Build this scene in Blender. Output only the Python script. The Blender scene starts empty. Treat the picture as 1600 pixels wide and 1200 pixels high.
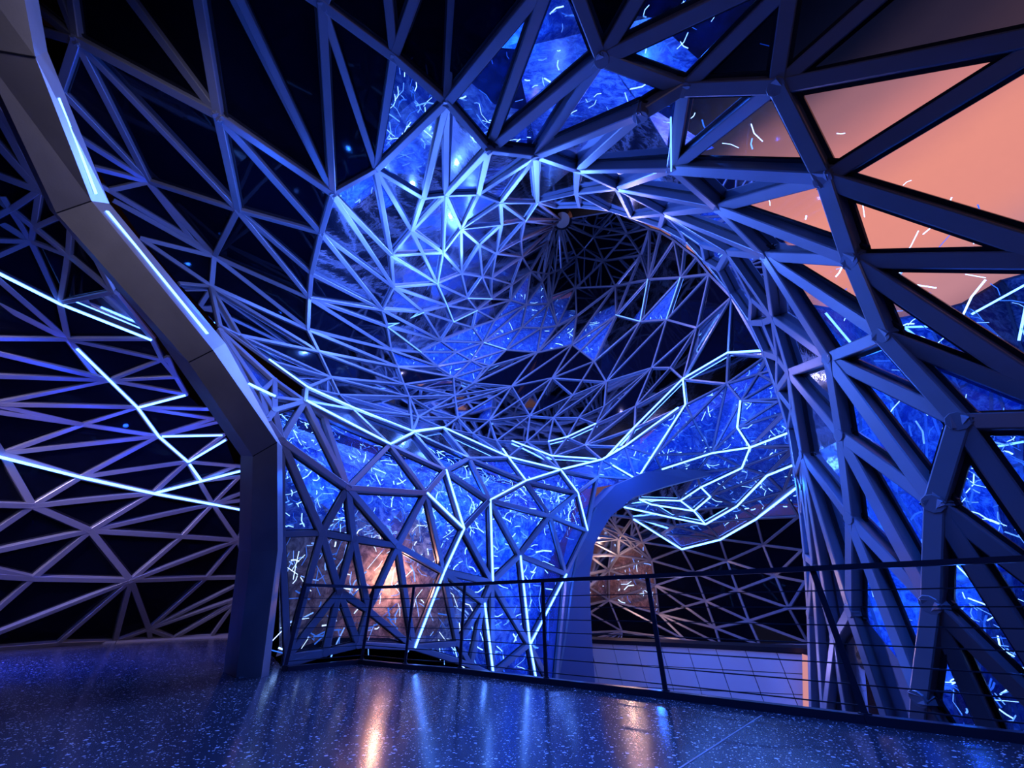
import bpy, bmesh, math, random
import numpy as np
from mathutils import Vector, Matrix

random.seed(7)
S = bpy.context.scene
C = S.collection
# ------------------------------------------------------------------ camera
F = 592.0
PITCH = math.atan2(350, 592)
CAMZ = 0.807
cam = bpy.data.cameras.new('camera')
cam.sensor_width = 36.0
cam.lens = 36.0 * F / 1600.0
cam.clip_start = 0.05
cam.clip_end = 300
camo = bpy.data.objects.new('camera', cam)
C.objects.link(camo)
camo.location = (0, 0, CAMZ)
camo.rotation_euler = (math.pi / 2 + PITCH, 0, 0)
S.camera = camo
CP, SP = math.cos(PITCH), math.sin(PITCH)
S.view_settings.view_transform = 'Standard'
S.view_settings.look = 'None'
S.view_settings.exposure = 0.0
S.view_settings.gamma = 1.0
S.view_settings.use_curve_mapping = False
S.cycles.use_denoising = True
S.cycles.max_bounces = 7
S.cycles.diffuse_bounces = 2
S.cycles.glossy_bounces = 3
S.cycles.transparent_max_bounces = 16
S.cycles.sample_clamp_indirect = 4.0
S.cycles.sample_clamp_direct = 30.0
S.cycles.caustics_reflective = False
S.cycles.caustics_refractive = False


def ray(x, y):
    """world direction seen in direction (x, y), scaled to unit forward distance"""
    u = (x - 800.0) / F
    v = (600.0 - y) / F
    return Vector((u, CP - v * SP, SP + v * CP))


def P3(x, y, t):
    return Vector((0, 0, CAMZ)) + ray(x, y) * t


def on_floor(x, y, z=0.0):
    d = ray(x, y)
    return Vector((0, 0, CAMZ)) + d * ((z - CAMZ) / d.z)


# ------------------------------------------------------------------ dusk sky
W = bpy.data.worlds.new('dusk_sky')
S.world = W
W.use_nodes = True
nt = W.node_tree
nt.nodes.clear()
N = nt.nodes.new
L = nt.links.new
tc = N('ShaderNodeTexCoord')
sep = N('ShaderNodeSeparateXYZ')
L(tc.outputs['Generated'], sep.inputs[0])


def mth(op, a, b=None, c=None, clamp=False):
    n = N('ShaderNodeMath')
    n.operation = op
    n.use_clamp = clamp
    for i, v in enumerate((a, b, c)):
        if v is None:
            continue
        if isinstance(v, (int, float)):
            n.inputs[i].default_value = v
        else:
            L(v, n.inputs[i])
    return n.outputs[0]


ramp = N('ShaderNodeValToRGB')
cr = ramp.color_ramp
cr.interpolation = 'EASE'
stops = [(0.0, (0.004, 0.004, 0.012)), (0.40, (0.20, 0.09, 0.14)), (0.47, (0.62, 0.27, 0.29)), (0.55, (0.90, 0.31, 0.24)),
         (0.62, (0.93, 0.32, 0.24)), (0.69, (0.72, 0.25, 0.23)), (0.755, (0.40, 0.17, 0.20)), (0.80, (0.060, 0.050, 0.110)),
         (0.86, (0.018, 0.022, 0.065)), (1.0, (0.002, 0.003, 0.015))]
while len(cr.elements) < len(stops):
    cr.elements.new(0.5)
for e, (p, c) in zip(cr.elements, stops):
    e.position = p
    e.color = (*c, 1)
noi = N('ShaderNodeTexNoise')
noi.inputs['Scale'].default_value = 3.0
noi.inputs['Detail'].default_value = 4.0
L(tc.outputs['Generated'], noi.inputs['Vector'])
zz = mth('ADD', sep.outputs['Z'], mth('MULTIPLY', mth('SUBTRACT', noi.outputs['Fac'], 0.5), 0.07))
L(zz, ramp.inputs['Fac'])
az = mth('MULTIPLY_ADD', sep.outputs['X'], 0.85, mth('MULTIPLY', sep.outputs['Y'], 0.5))
mr = N('ShaderNodeMapRange')
mr.interpolation_type = 'SMOOTHSTEP'
mr.inputs['From Min'].default_value = 0.36
mr.inputs['From Max'].default_value = 0.72
mr.inputs['To Min'].default_value = 0.004
mr.inputs['To Max'].default_value = 1.0
L(az, mr.inputs['Value'])
bg = N('ShaderNodeBackground')
L(ramp.outputs['Color'], bg.inputs['Color'])
L(mth('MULTIPLY', mr.outputs[0], 1.0), bg.inputs['Strength'])
wo = N('ShaderNodeOutputWorld')
L(bg.outputs[0], wo.inputs['Surface'])

# ------------------------------------------------------------------ fill lights
BLUE = (0.020, 0.14, 1.0)
DEEP = (0.01, 0.06, 1.0)
LAV = (0.50, 0.42, 1.0)
WARM = (1.0, 0.56, 0.42)


def point(name, pos, col, watts, rad=0.12):
    l = bpy.data.lights.new(name, 'POINT')
    l.color = col
    l.energy = watts
    l.shadow_soft_size = rad
    o = bpy.data.objects.new(name, l)
    o.location = pos
    C.objects.link(o)
    return o


def area(name, pos, target, size, col, watts, spread=math.pi):
    l = bpy.data.lights.new(name, 'AREA')
    l.color = col
    l.energy = watts
    l.shape = 'DISK'
    l.size = size
    l.spread = spread
    o = bpy.data.objects.new(name, l)
    o.location = pos
    o.rotation_euler = (Vector(target) - Vector(pos)).to_track_quat('-Z', 'Y').to_euler()
    C.objects.link(o)
    return o


PALE = (0.09, 0.22, 1.0)
FILLS = [
    # x, y, t, colour, watts; unseen fill points added to light the shells
    (620, 900, 8.2, WARM, 62), (960, 880, 15.5, WARM, 150), (690, 930, 9.6, WARM, 40),
    (900, 1010, 8.0, BLUE, 90), (700, 770, 9.9, BLUE, 190), (520, 740, 7.9, BLUE, 90), (800, 850, 10.3, BLUE, 170), (1010, 960, 8.0, BLUE, 20),
    (700, 600, 12.0, PALE, 420), (980, 700, 12.0, BLUE, 260), (1090, 690, 15.2, BLUE, 160),
    (740, 420, 14.0, PALE, 2400), (600, 430, 9.8, PALE, 150), (700, 490, 15.0, PALE, 500), (930, 430, 21.0, LAV, 600), (960, 600, 14.0, LAV, 110), (650, 350, 9.2, PALE, 230), (620, 520, 11.5, PALE, 260),
    (1130, 300, 8.6, BLUE, 130), (420, 420, 7.0, BLUE, 110),
    (1180, 760, 9.0, BLUE, 110), (330, 700, 9.4, DEEP, 200), (250, 60, 3.6, BLUE, 26),
    (850, 480, 19.0, PALE, 2300), (150, 400, 5.8, DEEP, 20),
    # more added fill points, behind the panes
    (1400, 610, 6.1, BLUE, 76), (1530, 760, 5.3, BLUE, 76), (1390, 745, 6.3, BLUE, 93), (1385, 880, 6.1, BLUE, 93), (1540, 960, 5.3, BLUE, 85),
    (1285, 850, 7.0, BLUE, 102), (1275, 630, 7.4, BLUE, 102), (1000, 120, 6.9, BLUE, 70), (800, 90, 6.6, BLUE, 70), (1080, 50, 6.2, BLUE, 45),
    (870, 180, 8.2, PALE, 80), (980, 240, 8.6, PALE, 80), (640, 190, 7.8, PALE, 60), (560, 330, 9.0, BLUE, 50), (720, 230, 8.6, PALE, 70),
]
for i, (x, y, t, c, w) in enumerate(FILLS):
    point('fill_light', P3(x, y, t), c, w, 0.05)
# unseen area fills, added: violet for beams and column, blue for floor
area('violet_fill', (-9.5, 3.5, 5.0), (-10, 12, 0.8), 2.0, (0.68, 0.54, 1.0), 170, math.radians(85))
area('violet_fill', (2.0, -5.0, 4.5), (4.0, 8, 5.0), 3.0, (0.62, 0.46, 0.7), 26)


area('violet_fill', (-2.2, -0.6, 5.2), (-5.0, 3.2, 5.2), 1.0, (0.78, 0.72, 1.0), 34, math.radians(75))
area('blue_fill', (-10.0, 2.5, 5.0), (-8.6, 7.0, 0.0), 1.5, DEEP, 520, math.radians(56))
area('blue_fill', (2.5, -0.5, 7.0), (1.0, 3.5, 0.0), 1.5, BLUE, 220, math.radians(80))

# ------------------------------------------------------------------ materials
def new_mat(name):
    m = bpy.data.materials.new(name)
    m.use_nodes = True
    m.node_tree.nodes.clear()
    return m, m.node_tree.nodes.new, m.node_tree.links.new


def principled(name, col, rough=0.4, metal=0.0, spec=0.5, noise=0.0, nscale=6.0, bump=0.0, bscale=20.0, coat=0.0):
    m, n, l = new_mat(name)
    p = n('ShaderNodeBsdfPrincipled')
    o = n('ShaderNodeOutputMaterial')
    l(p.outputs[0], o.inputs[0])
    p.inputs['Base Color'].default_value = (*col, 1)
    p.inputs['Roughness'].default_value = rough
    p.inputs['Metallic'].default_value = metal
    p.inputs['Specular IOR Level'].default_value = spec
    p.inputs['Coat Weight'].default_value = coat
    tcn = n('ShaderNodeTexCoord')
    if noise > 0:
        t = n('ShaderNodeTexNoise')
        t.inputs['Scale'].default_value = nscale
        t.inputs['Detail'].default_value = 5
        l(tcn.outputs['Object'], t.inputs['Vector'])
        mx = n('ShaderNodeMix')
        mx.data_type = 'RGBA'
        mx.inputs['A'].default_value = (*[c * (1 - noise) for c in col], 1)
        mx.inputs['B'].default_value = (*[min(1, c * (1 + noise)) for c in col], 1)
        l(t.outputs['Fac'], mx.inputs['Factor'])
        l(mx.outputs['Result'], p.inputs['Base Color'])
    if bump > 0:
        t = n('ShaderNodeTexNoise')
        t.inputs['Scale'].default_value = bscale
        t.inputs['Detail'].default_value = 4
        l(tcn.outputs['Object'], t.inputs['Vector'])
        b = n('ShaderNodeBump')
        b.inputs['Strength'].default_value = bump
        b.inputs['Distance'].default_value = 0.02
        l(t.outputs['Fac'], b.inputs['Height'])
        l(b.outputs[0], p.inputs['Normal'])
    return m


def emission(name, col, k):
    m, n, l = new_mat(name)
    e = n('ShaderNodeEmission')
    e.inputs['Color'].default_value = (*col, 1)
    e.inputs['Strength'].default_value = k
    o = n('ShaderNodeOutputMaterial')
    l(e.outputs[0], o.inputs[0])
    return m


def glass(name, tint, clear, gloss_rough=0.03, frost=(0.03, 0.12, 0.6), frost_amt=0.15, wave=0.0, wscale=3.0, ior=1.6):
    """laminated pane: partly see-through, partly mirror, with a frosted speckle; on blue panes its colour stands for reflections"""
    m, n, l = new_mat(name)
    tr = n('ShaderNodeBsdfTransparent')
    tr.inputs['Color'].default_value = (*tint, 1)
    gl = n('ShaderNodeBsdfGlossy')
    gl.inputs['Roughness'].default_value = gloss_rough
    gl.inputs['Color'].default_value = (0.75, 0.85, 1.0, 1)
    fr = n('ShaderNodeFresnel')
    fr.inputs['IOR'].default_value = ior
    g = n('ShaderNodeNewGeometry')
    tcn = n('ShaderNodeTexCoord')
    if wave > 0:
        t = n('ShaderNodeTexNoise')
        t.inputs['Scale'].default_value = wscale
        t.inputs['Detail'].default_value = 3
        l(tcn.outputs['Object'], t.inputs['Vector'])
        b = n('ShaderNodeBump')
        b.inputs['Strength'].default_value = wave
        b.inputs['Distance'].default_value = 0.05
        l(t.outputs['Fac'], b.inputs['Height'])
        l(b.outputs[0], gl.inputs['Normal'])
    df = n('ShaderNodeBsdfDiffuse')
    df.inputs['Color'].default_value = (*frost, 1)
    sp = n('ShaderNodeTexNoise')
    sp.inputs['Scale'].default_value = 7.0
    sp.inputs['Detail'].default_value = 8
    sp.inputs['Roughness'].default_value = 0.75
    l(tcn.outputs['Object'], sp.inputs['Vector'])
    rm = n('ShaderNodeValToRGB')
    rm.color_ramp.elements[0].position = 0.35
    rm.color_ramp.elements[0].color = (frost_amt * 0.25,) * 3 + (1,)
    rm.color_ramp.elements[1].position = 0.70
    rm.color_ramp.elements[1].color = (min(1, frost_amt * 1.8),) * 3 + (1,)
    l(sp.outputs['Fac'], rm.inputs['Fac'])
    cl = n('ShaderNodeMixShader')
    cl.inputs[0].default_value = clear
    bk = n('ShaderNodeBsdfDiffuse')
    bk.inputs['Color'].default_value = (0.002, 0.003, 0.008, 1)
    l(bk.outputs[0], cl.inputs[1])
    l(tr.outputs[0], cl.inputs[2])
    a = n('ShaderNodeMixShader')
    l(rm.outputs['Color'], a.inputs[0])
    l(cl.outputs[0], a.inputs[1])
    l(df.outputs[0], a.inputs[2])
    c = n('ShaderNodeMixShader')
    l(fr.outputs[0], c.inputs[0])
    l(a.outputs[0], c.inputs[1])
    l(gl.outputs[0], c.inputs[2])
    o = n('ShaderNodeOutputMaterial')
    l(c.outputs[0], o.inputs[0])
    return m


M = {}
M['steel'] = principled('painted_steel', (0.25, 0.26, 0.33), 0.34, 0.3, 0.5, noise=0.12, nscale=2.5)
M['steel_dark'] = principled('dark_gasket', (0.012, 0.013, 0.022), 0.35, 0.1)
M['column'] = principled('brushed_bronze_steel', (0.30, 0.29, 0.33), 0.42, 0.55, noise=0.35, nscale=1.6, bump=0.06, bscale=40)
M['led'] = emission('light_strip_glow', (0.085, 0.24, 1.0), 9.0)
M['led_dim'] = emission('light_strip_glow_dim', (0.10, 0.27, 1.0), 3.2)
M['reflect_hot'] = emission('reflection_glow_white', (0.26, 0.48, 1.0), 6.0)  # only for the added streaks that stand in for reflections
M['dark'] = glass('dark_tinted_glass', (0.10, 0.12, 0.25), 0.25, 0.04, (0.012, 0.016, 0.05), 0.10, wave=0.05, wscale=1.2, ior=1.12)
M['blue'] = glass('blue_lit_glass', (0.80, 0.88, 1.0), 1.0, 0.08, (0.10, 0.28, 0.9), 0.20, wave=0.12, wscale=2.5, ior=1.18)  # blue speckle in the pane colour stands for reflected blue light
M['clear'] = glass('clear_glass', (0.94, 0.95, 1.0), 1.0, 0.02, (0.3, 0.3, 0.45), 0.008, ior=1.15)
M['tinted'] = glass('grey_tinted_glass', (0.26, 0.34, 0.48), 1.0, 0.02, (0.2, 0.2, 0.4), 0.02, ior=1.15)
M['warm'] = glass('warm_glow_glass', (0.95, 0.85, 0.80), 1.0, 0.06, (0.35, 0.25, 0.25), 0.15, ior=1.18)  # warm light of the room behind, put into the pane colour
M['rail'] = principled('dark_railing_steel', (0.035, 0.037, 0.06), 0.3, 0.7)
M['cable'] = principled('railing_cable', (0.03, 0.032, 0.05), 0.35, 0.7)
M['panel'] = principled('white_panel', (0.62, 0.60, 0.68), 0.35, 0.0)
M['joint'] = principled('joint_brass', (0.35, 0.36, 0.42), 0.35, 0.6)


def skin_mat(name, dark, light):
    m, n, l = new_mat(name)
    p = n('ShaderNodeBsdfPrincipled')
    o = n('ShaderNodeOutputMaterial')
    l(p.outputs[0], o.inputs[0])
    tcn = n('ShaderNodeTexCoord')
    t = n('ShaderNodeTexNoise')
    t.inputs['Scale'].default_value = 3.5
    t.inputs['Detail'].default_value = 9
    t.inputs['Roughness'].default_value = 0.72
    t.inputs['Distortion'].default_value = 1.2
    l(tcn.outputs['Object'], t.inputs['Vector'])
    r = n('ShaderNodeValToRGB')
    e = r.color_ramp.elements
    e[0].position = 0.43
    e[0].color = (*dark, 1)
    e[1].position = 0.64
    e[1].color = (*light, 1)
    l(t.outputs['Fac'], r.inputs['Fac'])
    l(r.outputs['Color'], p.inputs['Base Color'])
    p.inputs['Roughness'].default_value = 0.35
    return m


M['outer'] = skin_mat('reflection_skin', (0.03, 0.09, 0.38), (0.62, 0.82, 1.0))  # mottle paints the light reflected in the glazing


def terrazzo():
    m, n, l = new_mat('terrazzo')
    p = n('ShaderNodeBsdfPrincipled')
    o = n('ShaderNodeOutputMaterial')
    l(p.outputs[0], o.inputs[0])
    tcn = n('ShaderNodeTexCoord')
    base = None
    prev = (0.030, 0.031, 0.042)
    col_sock = None
    for sc, thr, col in ((20, 0.26, (0.62, 0.62, 0.68)), (38, 0.26, (0.22, 0.22, 0.28)), (60, 0.30, (0.80, 0.80, 0.84))):
        v = n('ShaderNodeTexVoronoi')
        v.inputs['Scale'].default_value = sc
        l(tcn.outputs['Object'], v.inputs['Vector'])
        wn = n('ShaderNodeTexWhiteNoise')
        l(v.outputs['Color'], wn.inputs['Vector'])
        a = n('ShaderNodeMath'); a.operation = 'LESS_THAN'
        l(v.outputs['Distance'], a.inputs[0]); a.inputs[1].default_value = thr
        b = n('ShaderNodeMath'); b.operation = 'GREATER_THAN'
        l(wn.outputs['Value'], b.inputs[0]); b.inputs[1].default_value = 0.80
        c = n('ShaderNodeMath'); c.operation = 'MULTIPLY'
        l(a.outputs[0], c.inputs[0]); l(b.outputs[0], c.inputs[1])
        mx = n('ShaderNodeMix'); mx.data_type = 'RGBA'
        l(c.outputs[0], mx.inputs['Factor'])
        if col_sock is None:
            mx.inputs['A'].default_value = (*prev, 1)
        else:
            l(col_sock, mx.inputs['A'])
        mx.inputs['B'].default_value = (*col, 1)
        col_sock = mx.outputs['Result']
    l(col_sock, p.inputs['Base Color'])
    t = n('ShaderNodeTexNoise')
    t.inputs['Scale'].default_value = 1.1
    t.inputs['Detail'].default_value = 5
    l(tcn.outputs['Object'], t.inputs['Vector'])
    mr = n('ShaderNodeMapRange')
    mr.inputs['To Min'].default_value = 0.10
    mr.inputs['To Max'].default_value = 0.24
    l(t.outputs['Fac'], mr.inputs['Value'])
    l(mr.outputs[0], p.inputs['Roughness'])
    p.inputs['Specular IOR Level'].default_value = 0.9
    t2 = n('ShaderNodeTexNoise')
    t2.inputs['Scale'].default_value = 5
    l(tcn.outputs['Object'], t2.inputs['Vector'])
    b = n('ShaderNodeBump')
    b.inputs['Strength'].default_value = 0.03
    l(t2.outputs['Fac'], b.inputs['Height'])
    l(b.outputs[0], p.inputs['Normal'])
    return m


M['terrazzo'] = terrazzo()


# ------------------------------------------------------------------ helpers
def mesh_obj(name, verts, faces, mats, parent=None, midx=None, smooth=False):
    me = bpy.data.meshes.new(name)
    me.from_pydata([tuple(v) for v in verts], [], faces)
    for m in (mats if isinstance(mats, (list, tuple)) else [mats]):
        me.materials.append(m)
    if midx is not None:
        me.polygons.foreach_set('material_index', midx)
    if smooth:
        me.shade_smooth()
    me.update()
    o = bpy.data.objects.new(name, me)
    C.objects.link(o)
    if parent is not None:
        o.parent = parent
    return o


def empty(name, loc=(0, 0, 0), label=None, cat=None, group=None, kind=None):
    o = bpy.data.objects.new(name, None)
    o.location = (0, 0, 0)
    o.empty_display_size = 0.2
    C.objects.link(o)
    tag(o, label, cat, group, kind)
    return o


def tag(o, label=None, cat=None, group=None, kind=None):
    if label:
        o['label'] = label
    if cat:
        o['category'] = cat
    if group:
        o['group'] = group
    if kind:
        o['kind'] = kind
    return o


def box_between(a, b, n, w, d, lift=0.0):
    """box along a-b; its inner face lies on the line, width w, going back d along -n"""
    x = (b - a).normalized()
    n = (n - x * n.dot(x)).normalized()
    s = x.cross(n)
    V = []
    for p in (a, b):
        for (i, j) in ((-.5, lift), (.5, lift), (.5, lift - d), (-.5, lift - d)):
            V.append(p + s * (i * w) + n * j)
    Fc = [(0, 1, 2, 3), (7, 6, 5, 4), (0, 4, 5, 1), (1, 5, 6, 2), (2, 6, 7, 3), (3, 7, 4, 0)]
    return V, Fc


def beam_geo(a, b, n, w, d):
    """box tube with a chamfered inner face and a wider dark glazing flange at the back"""
    x = (b - a).normalized()
    n = (n - x * n.dot(x)).normalized()
    s = x.cross(n)
    h = w * .5
    c = w * .08
    prof = [(-h + c, 0), (h - c, 0), (h, -c), (h, -d * .78), (-h, -d * .78), (-h, -c)]
    V, Fc, mi = [], [], []
    for p in (a, b):
        for i, j in prof:
            V.append(p + s * i + n * j)
    k = len(prof)
    for i in range(k):
        j = (i + 1) % k
        Fc.append((i, i + k, j + k, j))
        mi.append(0)
    Fc.append(tuple(range(k))); mi.append(0)
    Fc.append(tuple(reversed(range(k, 2 * k)))); mi.append(0)
    o = len(V)
    g = h * (1.3 if w < .12 else 1.55)
    for p in (a, b):
        for i, j in ((-g, -d * .78), (g, -d * .78), (g, -d), (-g, -d)):
            V.append(p + s * i + n * j)
    for f in ((0, 1, 2, 3), (7, 6, 5, 4), (0, 4, 5, 1), (1, 5, 6, 2), (2, 6, 7, 3), (3, 7, 4, 0)):
        Fc.append(tuple(o + q for q in f)); mi.append(1)
    return V, Fc, mi


class Joined:
    def __init__(self):
        self.v, self.f, self.m = [], [], []

    def add(self, V, Fc, mi=None):
        o = len(self.v)
        self.v += V
        self.f += [tuple(q + o for q in f) for f in Fc]
        self.m += mi if mi is not None else [0] * len(Fc)

    def build(self, name, mats, parent=None, label=None, kind='stuff'):
        if not self.f:
            return None
        ob = mesh_obj(name, self.v, self.f, mats, parent, self.m)
        tag(ob, label=label, kind=kind)
        return ob


class Depth:
    """smooth interpolation (thin plate) of forward distance and member width over a shell"""
    def __init__(self, pts):
        a = np.array(pts, float)
        self.p = a[:, :2] / 400.0
        k = len(a)
        K = self.U(np.linalg.norm(self.p[:, None] - self.p[None], axis=2))
        K += np.eye(k) * 0.01
        Pm = np.c_[np.ones(k), self.p]
        A = np.zeros((k + 3, k + 3))
        A[:k, :k] = K
        A[:k, k:] = Pm
        A[k:, :k] = Pm.T
        rhs = np.zeros((k + 3, 2))
        rhs[:k, 0] = np.log(a[:, 2])
        rhs[:k, 1] = np.log(a[:, 3])
        self.w = np.linalg.solve(A, rhs)
        self.lo = a.min(0)
        self.hi = a.max(0)

    @staticmethod
    def U(r):
        return np.where(r > 1e-9, r * r * np.log(np.maximum(r, 1e-9)), 0.0)

    def __call__(self, x, y):
        q = np.array([x, y]) / 400.0
        u = self.U(np.linalg.norm(self.p - q, axis=1))
        r = u @ self.w[:-3] + np.array([1, q[0], q[1]]) @ self.w[-3:]
        t = float(np.clip(np.exp(r[0]), self.lo[2] * .9, self.hi[2] * 1.15))
        w = float(np.clip(np.exp(r[1]), self.lo[3] * .8, self.hi[3] * 1.2))
        return t, w


def parse_nodes(s):
    d = {}
    for part in s.replace('\n', ' ').split(';'):
        q = part.split()
        if len(q) == 3:
            d[q[0]] = (float(q[1]), float(q[2]))
    return d


def parse_chains(s, nodes):
    out = []
    for tok in s.split():
        virt = tok.startswith('!')
        pts = []
        for q in tok.lstrip('!').split('-'):
            if ',' in q:
                x, y = q.split(',')
                pts.append((float(x.replace('m', '-')), float(y.replace('m', '-'))))
            elif q in nodes:
                pts.append(nodes[q])
            else:
                print('UNKNOWN NODE', q, 'in', tok)
        for a, b in zip(pts, pts[1:]):
            out.append((a, b, virt))
    return out


class Graph:
    """planar net: merges near nodes, splits at crossings and T joints, finds and triangulates its faces"""
    def __init__(self, segs, snap=5.0, fill=True):
        self.P = []
        self.snap = snap
        S0 = []
        for a, b, v in segs:
            i, j = self.node(a), self.node(b)
            if i != j:
                S0.append((i, j, v))
        # split at crossings
        cuts = {k: [] for k in range(len(S0))}
        for k1 in range(len(S0)):
            a, b, _ = S0[k1]
            pa, pb = self.P[a], self.P[b]
            for k2 in range(k1 + 1, len(S0)):
                c, d, _ = S0[k2]
                if a in (c, d) or b in (c, d):
                    continue
                pc, pd = self.P[c], self.P[d]
                if max(pa[0], pb[0]) < min(pc[0], pd[0]) - 1 or max(pc[0], pd[0]) < min(pa[0], pb[0]) - 1:
                    continue
                if max(pa[1], pb[1]) < min(pc[1], pd[1]) - 1 or max(pc[1], pd[1]) < min(pa[1], pb[1]) - 1:
                    continue
                r = (pb[0] - pa[0], pb[1] - pa[1])
                s = (pd[0] - pc[0], pd[1] - pc[1])
                den = r[0] * s[1] - r[1] * s[0]
                if abs(den) < 1e-6:
                    continue
                q = (pc[0] - pa[0], pc[1] - pa[1])
                t = (q[0] * s[1] - q[1] * s[0]) / den
                u = (q[0] * r[1] - q[1] * r[0]) / den
                if 0 < t < 1 and 0 < u < 1:
                    n = self.node((pa[0] + r[0] * t, pa[1] + r[1] * t))
                    cuts[k1].append(n)
                    cuts[k2].append(n)
        E = {}
        for k, (a, b, v) in enumerate(S0):
            pa, pb = np.array(self.P[a]), np.array(self.P[b])
            dv = pb - pa
            Lk = np.linalg.norm(dv)
            on = {a: 0.0, b: 1.0}
            for n in cuts[k]:
                if n not in on:
                    on[n] = float(np.dot(np.array(self.P[n]) - pa, dv) / Lk ** 2)
            for n, p in enumerate(self.P):
                if n in on:
                    continue
                q = np.array(p) - pa
                t = float(np.dot(q, dv) / Lk ** 2)
                if 0.02 < t < 0.98 and abs(q[0] * dv[1] - q[1] * dv[0]) / Lk < snap * .6:
                    on[n] = t
            seq = sorted(on, key=lambda n: on[n])
            for i, j in zip(seq, seq[1:]):
                if i != j:
                    key = (min(i, j), max(i, j))
                    E[key] = E.get(key, True) and v
        self.E = E
        self.adj()
        self.T = []
        self.faces(fill)

    def node(self, p):
        for i, q in enumerate(self.P):
            if (q[0] - p[0]) ** 2 + (q[1] - p[1]) ** 2 < self.snap ** 2:
                return i
        self.P.append(tuple(p))
        return len(self.P) - 1

    def adj(self):
        A = {}
        for i, j in self.E:
            A.setdefault(i, []).append(j)
            A.setdefault(j, []).append(i)
        for i in A:
            A[i].sort(key=lambda j: math.atan2(self.P[j][1] - self.P[i][1], self.P[j][0] - self.P[i][0]))
        self.A = A

    def faces(self, fill):
        seen = set()
        for (i, j) in [(a, b) for a, b in self.E] + [(b, a) for a, b in self.E]:
            if (i, j) in seen:
                continue
            loop = []
            a, b = i, j
            while (a, b) not in seen and len(loop) < 200:
                seen.add((a, b))
                loop.append(a)
                nb = self.A[b]
                k = nb.index(a)
                a, b = b, nb[(k - 1) % len(nb)]
            # drop spikes
            ch = True
            while ch and len(loop) > 2:
                ch = False
                for k in range(len(loop)):
                    if loop[k - 1] == loop[(k + 1) % len(loop)]:
                        for idx in sorted({k, (k + 1) % len(loop)}, reverse=True):
                            del loop[idx]
                        ch = True
                        break
            if len(loop) < 3:
                continue
            ar = sum(self.P[loop[k - 1]][0] * self.P[loop[k]][1] - self.P[loop[k]][0] * self.P[loop[k - 1]][1] for k in range(len(loop))) / 2
            if ar < 4 or len(loop) > 24:
                continue
            self.split(loop, fill)

    def split(self, loop, fill):
        loop = list(loop)
        P = self.P

        def area2(a, b, c):
            return (P[b][0] - P[a][0]) * (P[c][1] - P[a][1]) - (P[b][1] - P[a][1]) * (P[c][0] - P[a][0])
        guard = 0
        while len(loop) > 3 and guard < 60:
            guard += 1
            best = None
            for k in range(len(loop)):
                a, b, c = loop[k - 1], loop[k], loop[(k + 1) % len(loop)]
                if area2(a, b, c) <= 1.0:
                    continue
                bad = False
                for q in loop:
                    if q in (a, b, c):
                        continue
                    if area2(a, b, q) >= 0 and area2(b, c, q) >= 0 and area2(c, a, q) >= 0:
                        bad = True
                        break
                if bad:
                    continue
                dl = math.dist(P[a], P[c])
                if best is None or dl < best[0]:
                    best = (dl, k, a, b, c)
            if best is None:
                break
            _, k, a, b, c = best
            self.T.append((a, b, c))
            key = (min(a, c), max(a, c))
            if fill and key not in self.E:
                self.E[key] = False
            elif key not in self.E:
                self.E[key] = True
            del loop[k]
        if len(loop) == 3:
            self.T.append(tuple(loop))

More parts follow.
